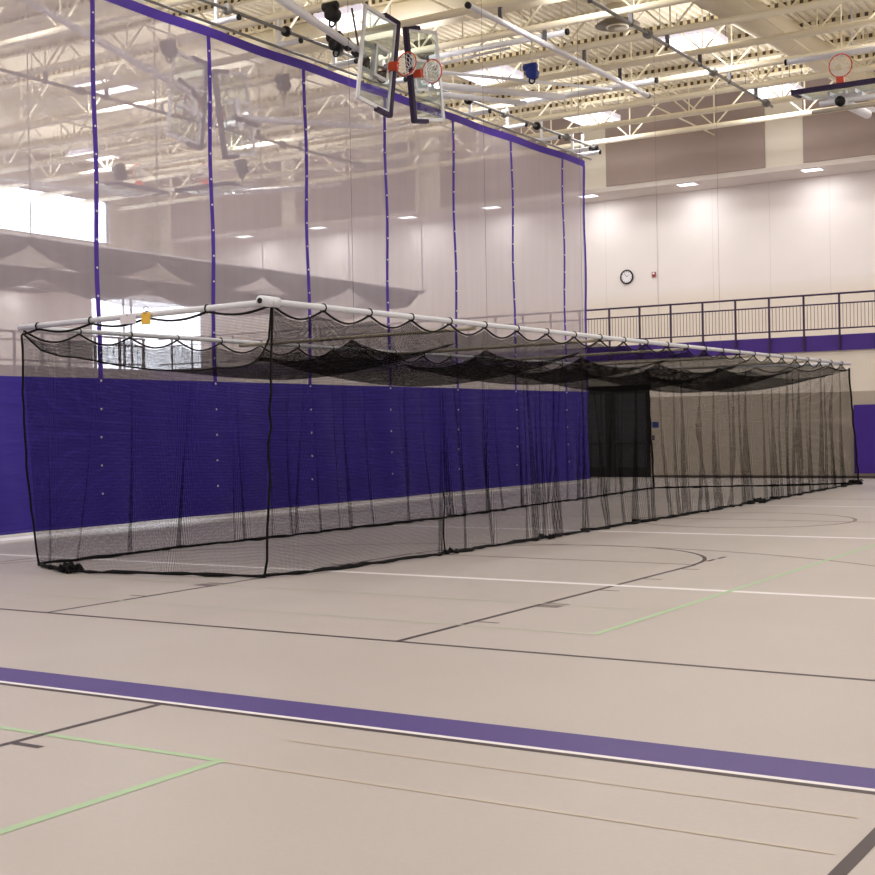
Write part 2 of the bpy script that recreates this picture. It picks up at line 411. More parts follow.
# ------------------------------------------------------------------ roof trusses (run across, along y)
TX0, TDX, ZB, ZT = 35.65, 1.83, 9.7, 10.86
ordw = ['nearest the far wall', 'second from the far wall', 'third from the far wall', 'fourth from the far wall', 'fifth from the far wall', 'sixth from the far wall',
        'seventh from the far wall', 'eighth from the far wall', 'ninth from the far wall', 'tenth from the far wall', 'eleventh from the far wall', 'twelfth from the far wall', 'thirteenth from the far wall']
tr = thing('roof_truss', (TX0, 14, ZB), 'cream painted open-web steel roof truss, '+ordw[0], 'roof truss', 'roof trusses')
ty0, ty1 = -7.9, 35.9
MB().tube([(TX0, ty0, ZB), (TX0, ty1, ZB)], .075, 10).build('bottom_chord', M['steel_cream'], tr, True)
MB().box((TX0-.06, ty0, ZT-.03), (TX0+.06, ty1, ZT+.03)).build('top_chord', M['steel_cream'], tr)
MB().box((TX0-.02, ty0, ZT+.035), (TX0+.02, ty1, ZC-.005)).build('deck_closure_flute_shade', M['dash'], tr)
wb = MB(); yy = 13.3
while yy > ty0+1.3: yy -= 2.5
while yy < ty1-1.2:
    wb.tube([(TX0, yy, ZB), (TX0, yy, ZT)], .02, 6)
    wb.tube([(TX0, yy-1.2, ZT), (TX0, yy, ZB), (TX0, yy+1.2, ZT)], .028, 6)
    yy += 2.5
wb.build('web', M['steel_cream'], tr)
for k in range(1, 13): dup(tr, (-TDX*k, 0, 0), 'cream painted open-web steel roof truss, '+ordw[k], 'roof trusses')
# bridging rods tying the trusses together
for k, (yy, wd) in enumerate([(9.0, 'right of the hanging backboards'), (13.9, 'above the hanging backboards'), (19.5, 'just behind the divider curtain'), (27.2, 'over the second court')]):
    o = MB().tube([(10, yy, ZB+.11), (XW-.1, yy, ZB+.11)], .022, 6).build('bridging_rod', M['steel_cream'])
    tag(o, 'thin cream bridging rod along the roof trusses, '+wd, 'rod', 'bridging rods')

# ducts
o = MB().tube([(25.7, 9.95, 10.32), (XW-.36, 9.2, 10.32)], .34, 20).tube([(26.4, 9.9, 10.32), (26.46, 9.9, 10.32)], .36, 20).tube([(30.4, 9.65, 10.32), (30.46, 9.65, 10.32)], .36, 20).build('air_duct', M['duct'], None, True)
tag(o, 'round cream air duct running toward the far wall above the trusses', 'duct')
o = MB().tube([(24.62, 1, 10.46), (24.62, 23, 10.46)], .33, 20).build('air_duct', M['duct'], None, True)
tag(o, 'fat round cream air duct crossing above the hanging backboards', 'duct')
def ceiling_vent(c, r, label):
    t = thing('ceiling_vent', c, label, 'vent')
    x, y_, z = c
    MB().disc((x, y_, z+.2), (0, 0, 1), r*.5, .5, 24).build('neck', M['duct'], t, True)
    for k, q in enumerate((1, .72, .44)): MB().tube([(x, y_, z+.0-.03*k), (x, y_, z+.09-.03*k)], [r*q, r*q*.72], 28).build('cone', M['vent'], t, True)
ceiling_vent((27.75, 12.55, 10.42), .5, 'round grey ceiling air diffuser left of the long grey pipe')
o = MB().ball((31.2, 8.35, 9.95), .13, 16, 10, (1, 1, .7)).tube([(31.2, 8.35, 9.98), (31.2, 8.35, 10.95)], .02).build('ceiling_sensor', M['lilac'], None, True)
tag(o, 'small pale dome sensor hanging near the top right', 'sensor')

# ------------------------------------------------------------------ lights
def area(loc, size, watts, rot=(0, 0, 0), col=(.985, .975, .985)):
    l = bpy.data.lights.new('lamp', 'AREA'); l.shape = 'SQUARE'; l.size = size; l.energy = watts; l.color = col
    o = bpy.data.objects.new('lamp', l); COL.objects.link(o); o.location = loc; o.rotation_euler = rot; return o
W_DN, W_UP = 88, 46
ZL = 10.12
def fixture(x, y_, label, group=None):
    t = thing('ceiling_light', (x, y_, ZL), label, 'ceiling light', group)
    s = .6
    MB().box((x-s, y_-s, ZL+.02), (x+s, y_-s+.03, ZL+.16)).box((x-s, y_+s-.03, ZL+.02), (x+s, y_+s, ZL+.16)).box((x-s, y_-s+.03, ZL+.02), (x-s+.03, y_+s-.03, ZL+.16)).box((x+s-.03, y_-s+.03, ZL+.02), (x+s, y_+s-.03, ZL+.16)).build('housing', M['lilac'], t)
    MB().box((x-s+.03, y_-s+.03, ZL+.03), (x+s-.03, y_+s-.03, ZL+.05)).build('diffuser', M['light'], t)
    for i in (-1, 1):
        for j in (-1, 1): MB().tube([(x+i*.5, y_+j*.58, ZL+.14), (x+i*.5, y_+j*.58, ZC-.0)], .008, 5).build('hanger', M['cable'], t)
fx = [(29.05, 11.3, 'bright square ceiling light above the long grey pipe'),
      (34.65, 11.3, 'bright square ceiling light beside the cream pilaster on the far wall'),
      (34.65, 16.5, 'bright square ceiling light over the far end of the divider curtain'),
      (28.95, 16.5, 'bright square ceiling light behind the blue hoist motor'),
      (23.4, 16.6, 'bright square ceiling light right behind the left hanging backboard'),
      (24.2, 24.7, 'bright square ceiling light seen through the curtain left of the first hanging backboard'),
      (29.4, 25.0, 'bright square ceiling light seen through the glass of a far backboard'),
      (30.0, 31.2, 'small distant square ceiling light just above the high left window')]
for x, y_, l in fx: fixture(x, y_, l, None)
for x, y_, l in fx[5:]: area((x, y_, ZL-.03), 1.1, W_DN*1.95)
for x in (0.5, 6.2, 11.9, 17.6, 23.4, 29.05, 34.65):
    for y_ in (-4.2, 1, 6.1, 11.3, 16.5, 21.7, 26.9, 32):
        if y_ > 20: x2 = x+.5
        else: x2 = x
        if x2 < 36.5:
            if y_ < 20 or x < 20: area((x2, y_, ZL-.03), 1.1, W_DN)
            area((x2, y_, 9.92), 2.8, W_UP, (pi, 0, 0))  # upward fill lamps without fixtures, added to brighten deck and trusses
# recessed downlights in the track soffit
dl = [(4.6, None), (7.9, None), (11.23, 'recessed downlight in the soffit beside the taupe panel, furthest right of the row'), (14.9, 'recessed downlight in the soffit to the right of the clock'), (18.1, 'recessed downlight in the soffit just past the curtain edge, above the clock'),
      (21.5, 'soffit downlight seen through the curtain, nearest its far end'), (24.7, 'soffit downlight seen through the curtain below the right hanging backboard'), (28.4, 'soffit downlight seen through the middle of the mesh curtain'), (31.7, 'soffit downlight seen through the curtain nearest the white corner column')]
for y_, lab in dl:
    x = 37.65
    if lab:
        t = thing('downlight', (x, y_, 8.55), lab, 'downlight', None)
        MB().box((x-.22, y_-.3, 8.555), (x+.22, y_+.3, 8.569)).build('trim_frame', M['alu'], t)
        MB().box((x-.18, y_-.26, 8.548), (x+.18, y_+.26, 8.556)).build('lens', M['light'], t)
    area((x+.2, y_, 8.5), .9, 22, (0, R(-4), 0))
for x, lab in ((32.2, 'small soffit downlight over the side track, left of the tall window'),):
    t = thing('downlight', (x, 36.9, 6.7), lab, 'downlight')
    MB().box((x-.3, 36.7, 6.7), (x+.3, 37.1, 6.719)).build('trim_frame', M['alu'], t)
    MB().box((x-.26, 36.74, 6.692), (x+.26, 37.06, 6.701)).build('lens', M['light'], t)
for x in (24, 28, 32.2): area((x, 36.9, 6.65), .4, 14)

# ------------------------------------------------------------------ balcony railings
def railing(name, label, a, b, ys, nb, upto, k=1., mat='rail'):
    """a,b: end points at deck level; ys: post parameters along it"""
    a, b = Vector(a), Vector(b); d = (b-a); L = d.length; d.normalize(); side = Vector((-d.y, d.x, 0))
    t = thing(name, a, label, 'railing')
    up = Vector((0, 0, 1))
    MB().tube([a+up*1.12, b+up*1.12], .027*k, 8).build('top_rail', M[mat], t, True)
    MB().tube([a+up*.85, b+up*.85], .02*k, 8).build('middle_rail', M[mat], t, True)
    MB().tube([a+up*.17, b+up*.17], .02*k, 8).build('bottom_rail', M[mat], t, True)
    for s in ys: MB().obox(a+d*s+up*.345, d*.022*k, side*.03*k, up*.775).build('post', M[mat], t)
    cnt = 0; rest = MB(); bal = None
    for i in range(len(ys)-1):
        for k in range(1, nb):
            p = a+d*(ys[i]+(ys[i+1]-ys[i])*k/nb)
            if cnt < upto:
                if bal is None:
                    bal = MB().tube([p+up*.17, p+up*.85], .0085, 5).build('baluster', M['baluster'], t); p0 = p
                else:
                    c = bal.copy(); COL.objects.link(c); c.parent = t; c.location = p-p0
                cnt += 1
            else: rest.tube([p+up*.17, p+up*.85], .0085, 4)
    if rest.v: rest.build('baluster', M['baluster'], t, kind='stuff')
py = [5.53+.98*k for k in range(31)]
XR = XW-.085
railing('guard_railing', 'dark purple balcony guard railing along the running track on the far wall', (XR, 5.0, 3.93), (XR, 35.6, 3.93), [p-5.0 for p in py], 10, 100)
railing('guard_railing', 'balcony guard railing of the left side track, in front of the bright corner window', (36.9, YS-.085, 3.93), (20, YS-.085, 3.93), [.1+1.2*k for k in range(14)], 4, 60, 1.5, 'black')

# ------------------------------------------------------------------ things on the far wall
t = thing('wall_clock', (XB-.02, 17.4, 6.146), 'round white wall clock with black rim beside the curtain edge', 'clock')
MB().ring((XB-.03, 17.4, 6.146), (0, 1, 0), (0, 0, 1), .2, .026, 36, 8).build('rim', M['black'], t, True)
MB().disc((XB-.02, 17.4, 6.146), (1, 0, 0), .195, .03, 36).build('face', M['face'], t)
for k in range(12):
    a = k*pi/6
    MB().obox((XB-.038, 17.4-.155*math.sin(a), 6.146+.155*math.cos(a)), (.001, 0, 0), (0, -.018*math.sin(a), .018*math.cos(a)), (0, .006*math.cos(a), .006*math.sin(a))).build('hour_mark', M['black'], t)
for ang, L in ((55, .085), (-35, .12)):
    s, c = math.sin(R(ang)), math.cos(R(ang))
    MB().obox((XB-.041, 17.4-s*L/2, 6.146+c*L/2), (.001, 0, 0), (0, -s*L/2, c*L/2), (0, .005*c, .005*s)).build('hand', M['black'], t)
t = thing('fire_strobe', (XB-.02, 16.5, 6.14), 'tiny red fire alarm strobe on the wall right of the clock', 'alarm')
MB().box((XB-.045, 16.44, 6.08), (XB+.002, 16.56, 6.23)).build('housing', M['red'], t); MB().box((XB-.06, 16.47, 6.16), (XB-.045, 16.53, 6.21)).build('lens', M['face'], t)
for y0 in (10.1,):
    t = thing('wall_pad', (XW-.04, 9.0, .13), 'purple padded wall mat at the right edge beyond the cage', 'wall pad')
    for k in range(3): MB().box((XW-.07, y0-.72*(k+1)+.004, .14), (XW-.001, y0-.72*k-.004, 2.0)).build('pad_section', M['pad_wall'], t)
t = thing('room_sign', (XW-.01, 15.93, 1.5), 'small blue door sign on the wall beside the dark doorway', 'sign')
MB().box((XW-.012, 15.80, 1.47), (XW-.001, 16.0, 1.64)).build('plate', M['sign'], t)
t = thing('wall_switch', (XW-.01, 15.97, 1.15), 'small dark wall switch below the blue sign', 'switch')
MB().box((XW-.012, 15.93, 1.1), (XW-.001, 16.01, 1.24)).build('cover_plate', M['black'], t); MB().box((XW-.02, 15.95, 1.14), (XW-.012, 15.99, 1.2)).build('toggle', M['cable'], t)

# ------------------------------------------------------------------ divider curtain
cu = thing('divider_curtain', (20, YC, .1), 'tall divider curtain with white mesh above and purple vinyl below', 'curtain')
CX0, CX1 = 2.6, 34.05
def cy(x, z): return YC+.035*math.sin(x*2.24+.4)*(1-.3*z/9)+.02*math.sin(x*5.3+z*1.3)*max(0, 1-z/6)+.015*math.sin(z*2.1+x*.7)
def sheet(x0, x1, z0, z1, nx, nz, dy=0):
    return MB().grid([[(x0+(x1-x0)*i/nx, cy(x0+(x1-x0)*i/nx, z0+(z1-z0)*j/nz)+dy, z0+(z1-z0)*j/nz) for j in range(nz+1)] for i in range(nx+1)])
sheet(CX0, CX1, 2.5, 8.72, 160, 12).build('mesh_panel', M['scrim'], cu, True, label='see-through white mesh upper panel')
vy = sheet(CX0, CX1, .11, 2.5, 220, 30).build('vinyl_panel', M['vinyl'], cu, True, label='solid purple vinyl lower panel')
MB().tube([(x, cy(x, .12), .12) for x in [CX0+(CX1-CX0)*i/200 for i in range(201)]], .022, 6).build('bottom_hem', M['vinyl'], cu, True)
MB().grid([[(CX0+(CX1-CX0)*i/100, cy(CX0+(CX1-CX0)*i/100, z)-.012, z) for z in (8.70, 8.79, 8.88)] for i in range(101)]).build('header_strip', M['webbing'], cu, True)
sx = [4.62+2.8*k for k in range(11)]+[34.0]
for x in sx:
    wd = .05 if x < 34 else .065
    s = MB().grid([[(x+q*wd, cy(x, 2.45+6.3*j/60)-.012, 2.45+6.3*j/60) for j in range(61)] for q in (-1, 1)]).build('seam_strip', M['webbing'], cu, True)
    z = .62
    while z < 8.6 and 12 < x < 33.9:
        MB().disc((x, cy(x, z)-.02, z), (0, 1, 0), .017, .012, 8).build('grommet', M['grommet'], s); z += .46
MB().tube([(CX0, YC, 8.98), (CX1+.4, YC, 8.98)], .028, 8).build('top_batten', M['pipe_grey'], cu, True)

# pipes and hoist gear above the curtain
def pipe(pts, r, mat, label, name='hoist_pipe', caps=True, n=10, group=None):
    t = thing(name, Vector(pts[0]), label, 'pipe', group)
    MB().tube(pts, r, n).build('pipe', M[mat], t, True)
    return t
dp = pipe([(8, YC-.05, 9.32), (35, YC-.05, 9.32)], .035, 'pipe_grey', 'long grey drive pipe along the top of the divider curtain', 'drive_pipe')
for k in range(12):
    x = 15.7+k*1.72
    MB().disc((x, YC-.05, 9.32), (1, 0, 0), .1, .09, 16).build('cable_drum', M['black'] if k % 2 else M['pipe_grey'], dp, True)
ordp = ['first', 'second', 'third', 'fourth', 'fifth', 'sixth', 'seventh', 'eighth', 'ninth', 'tenth', 'eleventh']
for k in range(11):
    x = TX0-TDX*k-(1.2 if k == 0 else 0)
    t = thing('hanger_pipe', (x, YC, 9.5), 'white hanger pipe with black cap above the curtain header, '+ordp[k]+' from its far end', 'pipe', 'curtain hanger pipes')
    MB().tube([(x, YC-.28, 9.14), (x, YC+.4, 9.14)], .055, 10).build('pipe', M['pipe_white'], t, True)
    MB().disc((x, YC-.285, 9.14), (0, 1, 0), .058, .03, 12).build('end_cap', M['black'], t)
    MB().obox((x, YC+.25, 9.4), (.03, 0, 0), (0, .03, 0), (0, 0, .3)).build('bracket', M['pipe_white'], t)

def cage_hoist(yc, x0, x1, label, mat='pipe_grey'):
    t = thing('cage_hoist_pipe', (x0, yc, 9.42), label, 'pipe')
    MB().tube([(x0, yc, 9.42), (x1, yc, 9.42)], .036, 10).build('pipe', M[mat], t, True)
    k = 0; x = x1-.45
    while x > x0+.3:
        MB().disc((x, yc, 9.42), (1, 0, 0), .095, .12, 16).build('cable_drum', M['pipe_grey' if mat != 'black' else 'black'], t, True); x -= 3.63/1; k += 1
    x = TX0-2*TDX
    while x > x0:
        MB().box((x-.025, yc-.04, 9.37), (x+.025, yc+.04, 9.64)).build('clamp', M['cable'], t); x -= TDX
    return t
cage_hoist(10.87, 11, 33.2, 'long grey hoist pipe with cable drums under the roof, right of the centre')
cage_hoist(23.3, 11, 33.4, 'long dark hoist pipe with clamps seen through the curtain at upper left')

# ------------------------------------------------------------------ basketball goals
def goal(name, label, c, up, wd, nr, masts, sh=(0, 0, 0)):
    """c board centre; up/wd/nr unit vectors: board up, board width, face (rim side)"""
    sh = Vector(sh); masts = [([Vector(p)+sh for p in pts], r, m) for pts, r, m in masts]
    c = Vector(c)+sh; U = Vector(up).normalized(); Wd = Vector(wd); Wd = (Wd-U*Wd.dot(U)).normalized(); Nn = U.cross(Wd)
    if Nn.dot(Vector(nr)) < 0: Nn = -Nn
    t = thing(name, c, label, 'basketball goal')
    hw, hh = .915, .535
    MB().obox(c, Wd*(hw-.03), U*(hh-.03), Nn*.006).build('backboard_glass', M['glass'], t)
    fr = MB()
    for s in (-1, 1):
        fr.obox(c+Wd*s*(hw-.03), Wd*.035, U*hh, Nn*.022); fr.obox(c+U*s*(hh-.03), U*.035, Wd*hw, Nn*.022)
    fr.build('backboard_frame', M['alu'], t)
    sq = MB(); q = c-U*.16+Nn*.008
    for s in (-1, 1):
        sq.obox(q+Wd*s*.29, Wd*.025, U*.225, Nn*.002); sq.obox(q+U*s*.2, U*.025, Wd*.29, Nn*.002)
    sq.build('target_square', M['alu'], t)
    pd = MB()
    pd.obox(c-U*(hh+.015), Wd*(hw+.035), U*.045, Nn*.05)
    for s in (-1, 1): pd.obox(c+Wd*s*(hw+.015)-U*(hh-.2), Wd*.04, U*.235, Nn*.05)
    pd.build('edge_padding', M['pad'], t)
    b = c-U*(hh-.13)
    MB().obox(b+Nn*.1, Wd*.075, U*.055, Nn*.1).build('rim_bracket', M['orange'], t)
    rc = b+Nn*.43+U*.03
    rim = MB().ring(rc, Nn, Wd, .228, .013, 36, 8).build('rim', M['orange'], t, True)
    nt_ = MB()
    for k in range(12):
        a = 2*pi*k/12; a2 = a+2*pi/24
        for s in (-1, 1):
            pts = []
            for q in range(5):
                rr = .222-.03*q-.008*q*(q > 2); al = a+s*(q % 2)*pi/12
                # a folded goal's net slumps toward the ground
                pts.append(rc+(Nn*math.cos(al)+Wd*math.sin(al))*rr-U*.075*q*.6+Vector((0, 0, -.018*q)))
            nt_.tube(pts, .006, 4)
    nt_.build('basket_net', M['netting_white'], rim)
    br = MB()
    for s in (-1, 1): br.obox(c+Wd*s*.25-Nn*.1, Wd*.03, U*.4, Nn*.04)
    br.obox(c-Nn*.14-U*.1, Wd*.35, U*.07, Nn*.04)
    br.build('mount_bracket', M['pipe_white'], t)
    for pts, r, m in masts: MB().tube(pts, r, 10).build('mast', M[m], t, True)
    return t, c, U, Wd, Nn
# pair folded up sideways in front of the curtain
gl = goal('basketball_goal', 'left of two glass backboards swung up sideways in front of the curtain', (22.17, 15.19, 8.86), (-.993, .023, .118), (.117, -.045, .992), (0, -1, 0),
     [([(16.9, 15.35, 9.75), (22.0, 15.35, 8.95)], .075, 'pipe_white'), ([(17.9, 15.2, 9.72), (20.7, 15.38, 9.12)], .03, 'pipe_white'), ([(18.6, 15.5, 9.8), (21.4, 15.45, 9.1)], .03, 'pipe_white'), ([(21.9, 15.36, 8.7), (21.6, 15.36, 9.75)], .02, 'cable')], (-.44, -.3, -.145))
go = gl[0]
mb = MB()
for k in range(6):
    q = Vector((20.75, 15.08, 8.98)).lerp(Vector((22.15, 15.08, 8.5)), k/5)
    mb.obox(q, (.07, 0, -.03), (0, .06, 0), (.03, 0, .085 if k % 2 else .05))
mb.build('folding_mechanism', M['black'], go, label='black folding mechanism')
goal('basketball_goal', 'right of two glass backboards swung up sideways in front of the curtain', (23.2, 14.72, 8.7), (.987, -.055, .149), (-.149, -.006, .989), (0, -1, 0),
     [([(23.4, 14.95, 8.6), (28.6, 14.3, 9.25)], .075, 'pipe_white'), ([(23.5, 14.95, 8.9), (28.7, 13.1, 9.28)], .035, 'pipe_white'), ([(24.0, 14.9, 8.5), (27.2, 14.6, 8.88)], .06, 'pipe_white'), ([(23.6, 14.95, 9.0), (25.3, 13.9, 9.6)], .03, 'pipe_white')], (.35, .22, .105))
goal('basketball_goal', 'left of two glass backboards swung up sideways, seen dimly through the mesh curtain', (21.82, 19.89, 8.7), (-.995, -.039, .087), (.088, -.029, .996), (0, 1, 0),
     [([(17.0, 19.7, 9.7), (21.7, 19.7, 8.8)], .075, 'pipe_white'), ([(21.4, 19.7, 9.0), (22.4, 19.7, 8.55)], .06, 'black')])
goal('basketball_goal', 'right of two glass backboards swung up sideways, seen dimly through the mesh curtain', (23.49, 19.96, 8.69), (.984, .004, .181), (-.18, -.014, .983), (0, 1, 0),
     [([(23.6, 19.75, 8.6), (28.6, 19.8, 9.3)], .075, 'pipe_white'), ([(23.2, 19.75, 8.55), (24.0, 19.75, 8.5)], .05, 'black')])
# goals folded flat under the roof, faces up
goal('basketball_goal', 'folded basketball goal edge-on at the right edge with rim standing above', (28.0, 7.62, 8.32), (1, 0, .06), (0, 1, 0), (0, 0, 1),
     [([(28.3, 8.05, 8.2), (33.4, 8.3, 9.0)], .06, 'pipe_white'), ([(28.3, 7.1, 8.2), (33.4, 6.6, 9.0)], .06, 'pipe_white'), ([(27.9, 7.62, 8.1), (27.9, 7.62, 8.28)], .05, 'pipe_white'),
      ([(27.55, 7.62, 8.0), (29.6, 7.62, 8.12)], .1, 'pipe_white'), ([(27.5, 7.62, 7.998), (27.56, 7.62, 8.0)], .105, 'black'), ([(27.75, 6.2, 8.05), (27.75, 8.1, 8.05)], .055, 'pipe_white'), ([(27.58, 6.0, 7.86), (27.58, 8.2, 7.86)], .045, 'pipe_tan')])
goal('basketball_goal', 'distant folded goal behind the curtain with its dark pad crossing the room', (28.6, 25.1, 8.3), (1, 0, .06), (0, 1, 0), (0, 0, 1),
     [([(28.9, 25.5, 8.2), (33.4, 25.8, 9.0)], .06, 'pipe_white'), ([(28.9, 24.6, 8.2), (33.4, 24.3, 9.0)], .06, 'pipe_white')])
goal('basketball_goal', 'distant folded goal behind the curtain with its pad parallel to the curtain', (27.2, 27.0, 8.3), (0, 1, .06), (1, 0, 0), (0, 0, 1),
     [([(26.8, 27.3, 8.2), (26.5, 31.5, 9.0)], .06, 'pipe_white'), ([(27.6, 27.3, 8.2), (27.9, 31.5, 9.0)], .06, 'pipe_white')])

# support rails of the folded goals
def capped(pts, r, label, group=None):
    t = thing('support_pipe', pts[0], label, 'pipe', group)
    MB().tube(pts, r, 12).build('pipe', M['pipe_white'], t, True)
    d = (Vector(pts[1])-Vector(pts[0])).normalized()
    for p in pts: MB().disc(Vector(p), d, r*1.08, .05, 14).build('end_cap', M['black'], t)
    if abs(d.x) > .9:
        for k in range(3, 9):
            x = TX0-TDX*k
            if pts[0][0] < x < pts[1][0]: MB().box((x-.02, pts[0][1]-.02, pts[0][2]), (x+.02, pts[0][1]+.06, 9.64)).build('hanger', M['cable'], t)
capped([(21.6, 12.75, 9.35), (30.0, 12.82, 9.35)], .058, 'white support pipe running lengthwise above the blue hoist motor')
capped([(24.75, 15.6, 9.53), (24.75, 12.3, 9.53)], .06, 'white cross pipe just right of the hanging backboards')
capped([(29.3, 16.0, 9.49), (29.3, 12.3, 9.49)], .06, 'white cross pipe beyond the blue hoist motor')
capped([(28.3, 8.95, 9.15), (28.3, 6.0, 9.15)], .06, 'white cross pipe above the folded goal at the right edge')
def winch(c, label, mat, drop=None, s=1.):
    x, y_, z = c
    t = thing('hoist_motor', c, label, 'motor')
    MB().tube([(x-.12*s, y_, z-.03*s), (x-.1*s, y_, z-.03*s), (x+.1*s, y_, z-.03*s), (x+.12*s, y_, z-.03*s)], [.09*s, .13*s, .13*s, .09*s], 16).build('gearbox', M[mat], t, True)
    MB().tube([(x, y_-.12*s, z+.13*s), (x, y_-.1*s, z+.13*s), (x, y_+.2*s, z+.13*s), (x, y_+.22*s, z+.13*s)], [.06*s, .085*s, .085*s, .06*s], 14).build('motor', M[mat], t, True)
    MB().ring((x-.02, y_, z-.19*s), (0, 1, 0), (0, 0, 1), .07*s, .02*s, 16, 6).build('drum', M['black'], t, True)
    MB().box((x-.012, y_-.02, z+.2*s), (x+.012, y_+.02, ZC)).build('bracket', M['steel_cream'], t)
    if drop: MB().tube([(x, y_, z-.15*s), (x, y_, z-drop)], .012, 6).build('cable', M['black'], t)
winch((26.05, 13.8, 9.22), 'blue hoist motor sitting on the white pipes right of the backboards', 'blue', None, .95)
winch((20.6, 15.1, 9.38), 'black hoist motor above the left hanging backboard', 'black')
winch((21.6, 15.75, 9.15), 'black motor cluster against the left hanging backboard', 'black')
winch((25.3, 16.05, 9.88), 'small dark motor seen through the right hanging backboard', 'black', .4, 1.2)
winch((20.7, 19.3, 9.4), 'dark hoist motor behind the curtain above the left dim backboard', 'black')
winch((23.9, 18.9, 9.3), 'dark hoist motor with dangling cable behind the curtain, right of the dim backboards', 'black', .55)
winch((29.6, 29.7, 9.4), 'dark round hoist motor behind the curtain near the high window', 'black', None, 1.3)
winch((31.2, 26.3, 9.4), 'dark hoist motor behind the curtain above the distant folded goal', 'black', .9, 1.2)
winch((28.9, 6.95, 9.0), 'blue and black hoist motor at the right edge above the folded goal', 'blue', .55)

# ------------------------------------------------------------------ batting cage
def interp(tab, x):
    if x <= tab[0][0]: return tab[0][1]
    for (a, fa), (b, fb) in zip(tab, tab[1:]):
        if x <= b:
            q = (x-a)/(b-a); q = q*q*(3-2*q); return fa+(fb-fa)*q
    return tab[-1][1]
def lerp(a, b, t): return a+(b-a)*t
CXS = [11.1, 15.3, 18.95, 22.4, 25.9, 29.4]
def build_cage(label, x0, yn, yf, xen, xef, zb, bars, nets, zf=None):
    zf = zb if zf is None else zf
    """frame of pipes: near beam, far beam, end bars, crossbars"""
    t = thing('batting_cage', (x0, yn, 0 if nets == 'down' else zb-1), label, 'batting cage')
    ys = .05
    MB().tube([(x0-.1, yn, zb), (xen+.05, yn, zb)], .034, 12).build('long_beam', M['pipe'], t, True)
    MB().tube([(x0-.03, yf, zf), (xef+.05, yf, zf)], .03, 12).build('long_beam', M['pipe'], t, True)
    MB().tube([(x0, yn-.03, zb), (x0, yf+.05, zf)], .034, 12).build('end_bar', M['pipe'], t, True)
    MB().tube([(xen, yn, zb), (xef, yf, zf)], .03, 12).build('end_bar', M['pipe'], t, True)
    for b in bars: MB().tube([(b, yn, zb-.055), (b-.25, yf, zf-.055)], .026, 10).build('crossbar', M['pipe_tan'], t, True)
    return t
ZBM, ZBF = 2.94, 2.88
cage = build_cage('batting cage of black netting hung on a silver pipe frame, standing on the floor', 11.1, 9.0, 12.8, 32.95, 29.7, ZBM, CXS[1:], 'down', ZBF)
# open pipe end facing the camera
MB().tube([(11.1, 8.93, ZBM), (11.1, 9.12, ZBM)], .045, 16).tube([(10.92, 9.0, ZBM), (11.2, 9.0, ZBM)], .056, 18).build('corner_fitting', M['pipe'], cage, True)
MB().disc((10.915, 9.0, ZBM), (1, 0, 0), .03, .012, 14).build('pipe_bore', M['black'], cage)

TIE = .88
def scal(d, first=0): return -.035-.12*abs(math.sin(pi*d/TIE))
# --- long side nets
def side_net(name, y_top, hem, x_end, folds, mat, seed, zt=ZBM, pinch=.25, xa=11.12):
    rnd = random.Random(seed)
    folds = list(folds); fxx = 14.9
    while fxx < x_end-.3:
        folds.append((fxx, rnd.uniform(.05, .12), rnd.uniform(.025, .045), rnd.uniform(-.12, .12))); fxx += rnd.uniform(.35, .95)
    xs = []; x = xa
    while x < x_end:
        xs.append(x); near = min([abs(x-f) for f, *_ in folds]+[9])
        x += .014 if near < .3 else .08
    xs.append(x_end)
    nz = 16
    P, UV = [], []; ulen = 0; px = None
    xh0, xh1 = hem[0][0], hem[-1][0]
    tab = [((h[0]-xh0)/(xh1-xh0), h[1]) for h in hem]
    for x in xs:
        s = (x-xa)/(x_end-xa); row = []; uvr = []
        bx = x+(xh0-xa)*max(0, 1-s*5)**2+(xh1-x_end)*max(0, s*5-4)**2; by = interp(tab, (bx-xh0)/(xh1-xh0))
        for j in range(nz+1):
            q = j/nz; zz_top = zt+scal(x-xa)
            f = 1-q; e = f**1.6
            X = lerp(x, bx, e); Y = lerp(y_top, by, e); Z = zz_top*q+.012*(1-q)
            Y += .05*math.sin(x*3.1+q*2+seed)*math.sin(pi*q)*.6+.03*math.sin(x*7.7+seed)*e
            for fx_, amp, wd, lean in folds:
                g = (x-fx_-lean*q)/wd
                if abs(g) < 4:
                    bell = math.exp(-g*g)*(.25+.75*f)*(1 if q < .97 else .3)
                    Y += amp*bell; X += -g*wd*2.1*math.exp(-g*g*.7)*(.3+.7*f)*(1 if q < .97 else .2)
            row.append((X, Y, Z)); uvr.append((x*1.0, Z))
        P.append(row); UV.append(uvr)
    o = MB().grid(P, UV).build(name, mat, cage)
    return o, P
near_hem = [(11.45, 9.42), (12.3, 9.2), (14.6, 8.97), (17.0, 8.9), (22.25, 8.85), (25.9, 8.88), (30, 8.98), (33.9, 9.1)]
far_hem = [(11.4, 12.95), (13.24, 12.9), (16.3, 12.7), (20.36, 12.57), (25.5, 12.8), (30.8, 13.19)]
nf = [(14.4, .1, .05, 0), (16.9, .16, .07, -.2), (17.5, .1, .05, .3), (18.4, .14, .07, .1), (19.1, .12, .06, -.3), (20.3, .2, .09, .2), (20.8, .1, .05, 0), (22.3, .2, .1, .1), (22.9, .14, .06, .6),
      (23.9, .2, .1, .1), (24.6, .14, .06, .5), (25.8, .24, .13, 0), (26.5, .1, .05, .1), (27.3, .14, .07, 0), (28.1, .1, .05, .2), (28.6, .14, .06, 0), (29.3, .18, .09, -.2), (29.9, .12, .06, 0), (30.6, .18, .08, .1), (31.4, .12, .06, .3), (32.2, .16, .07, 0)]
sn, PN = side_net('side_net', 9.0, near_hem, 32.95, nf, M['net_side'], 3)
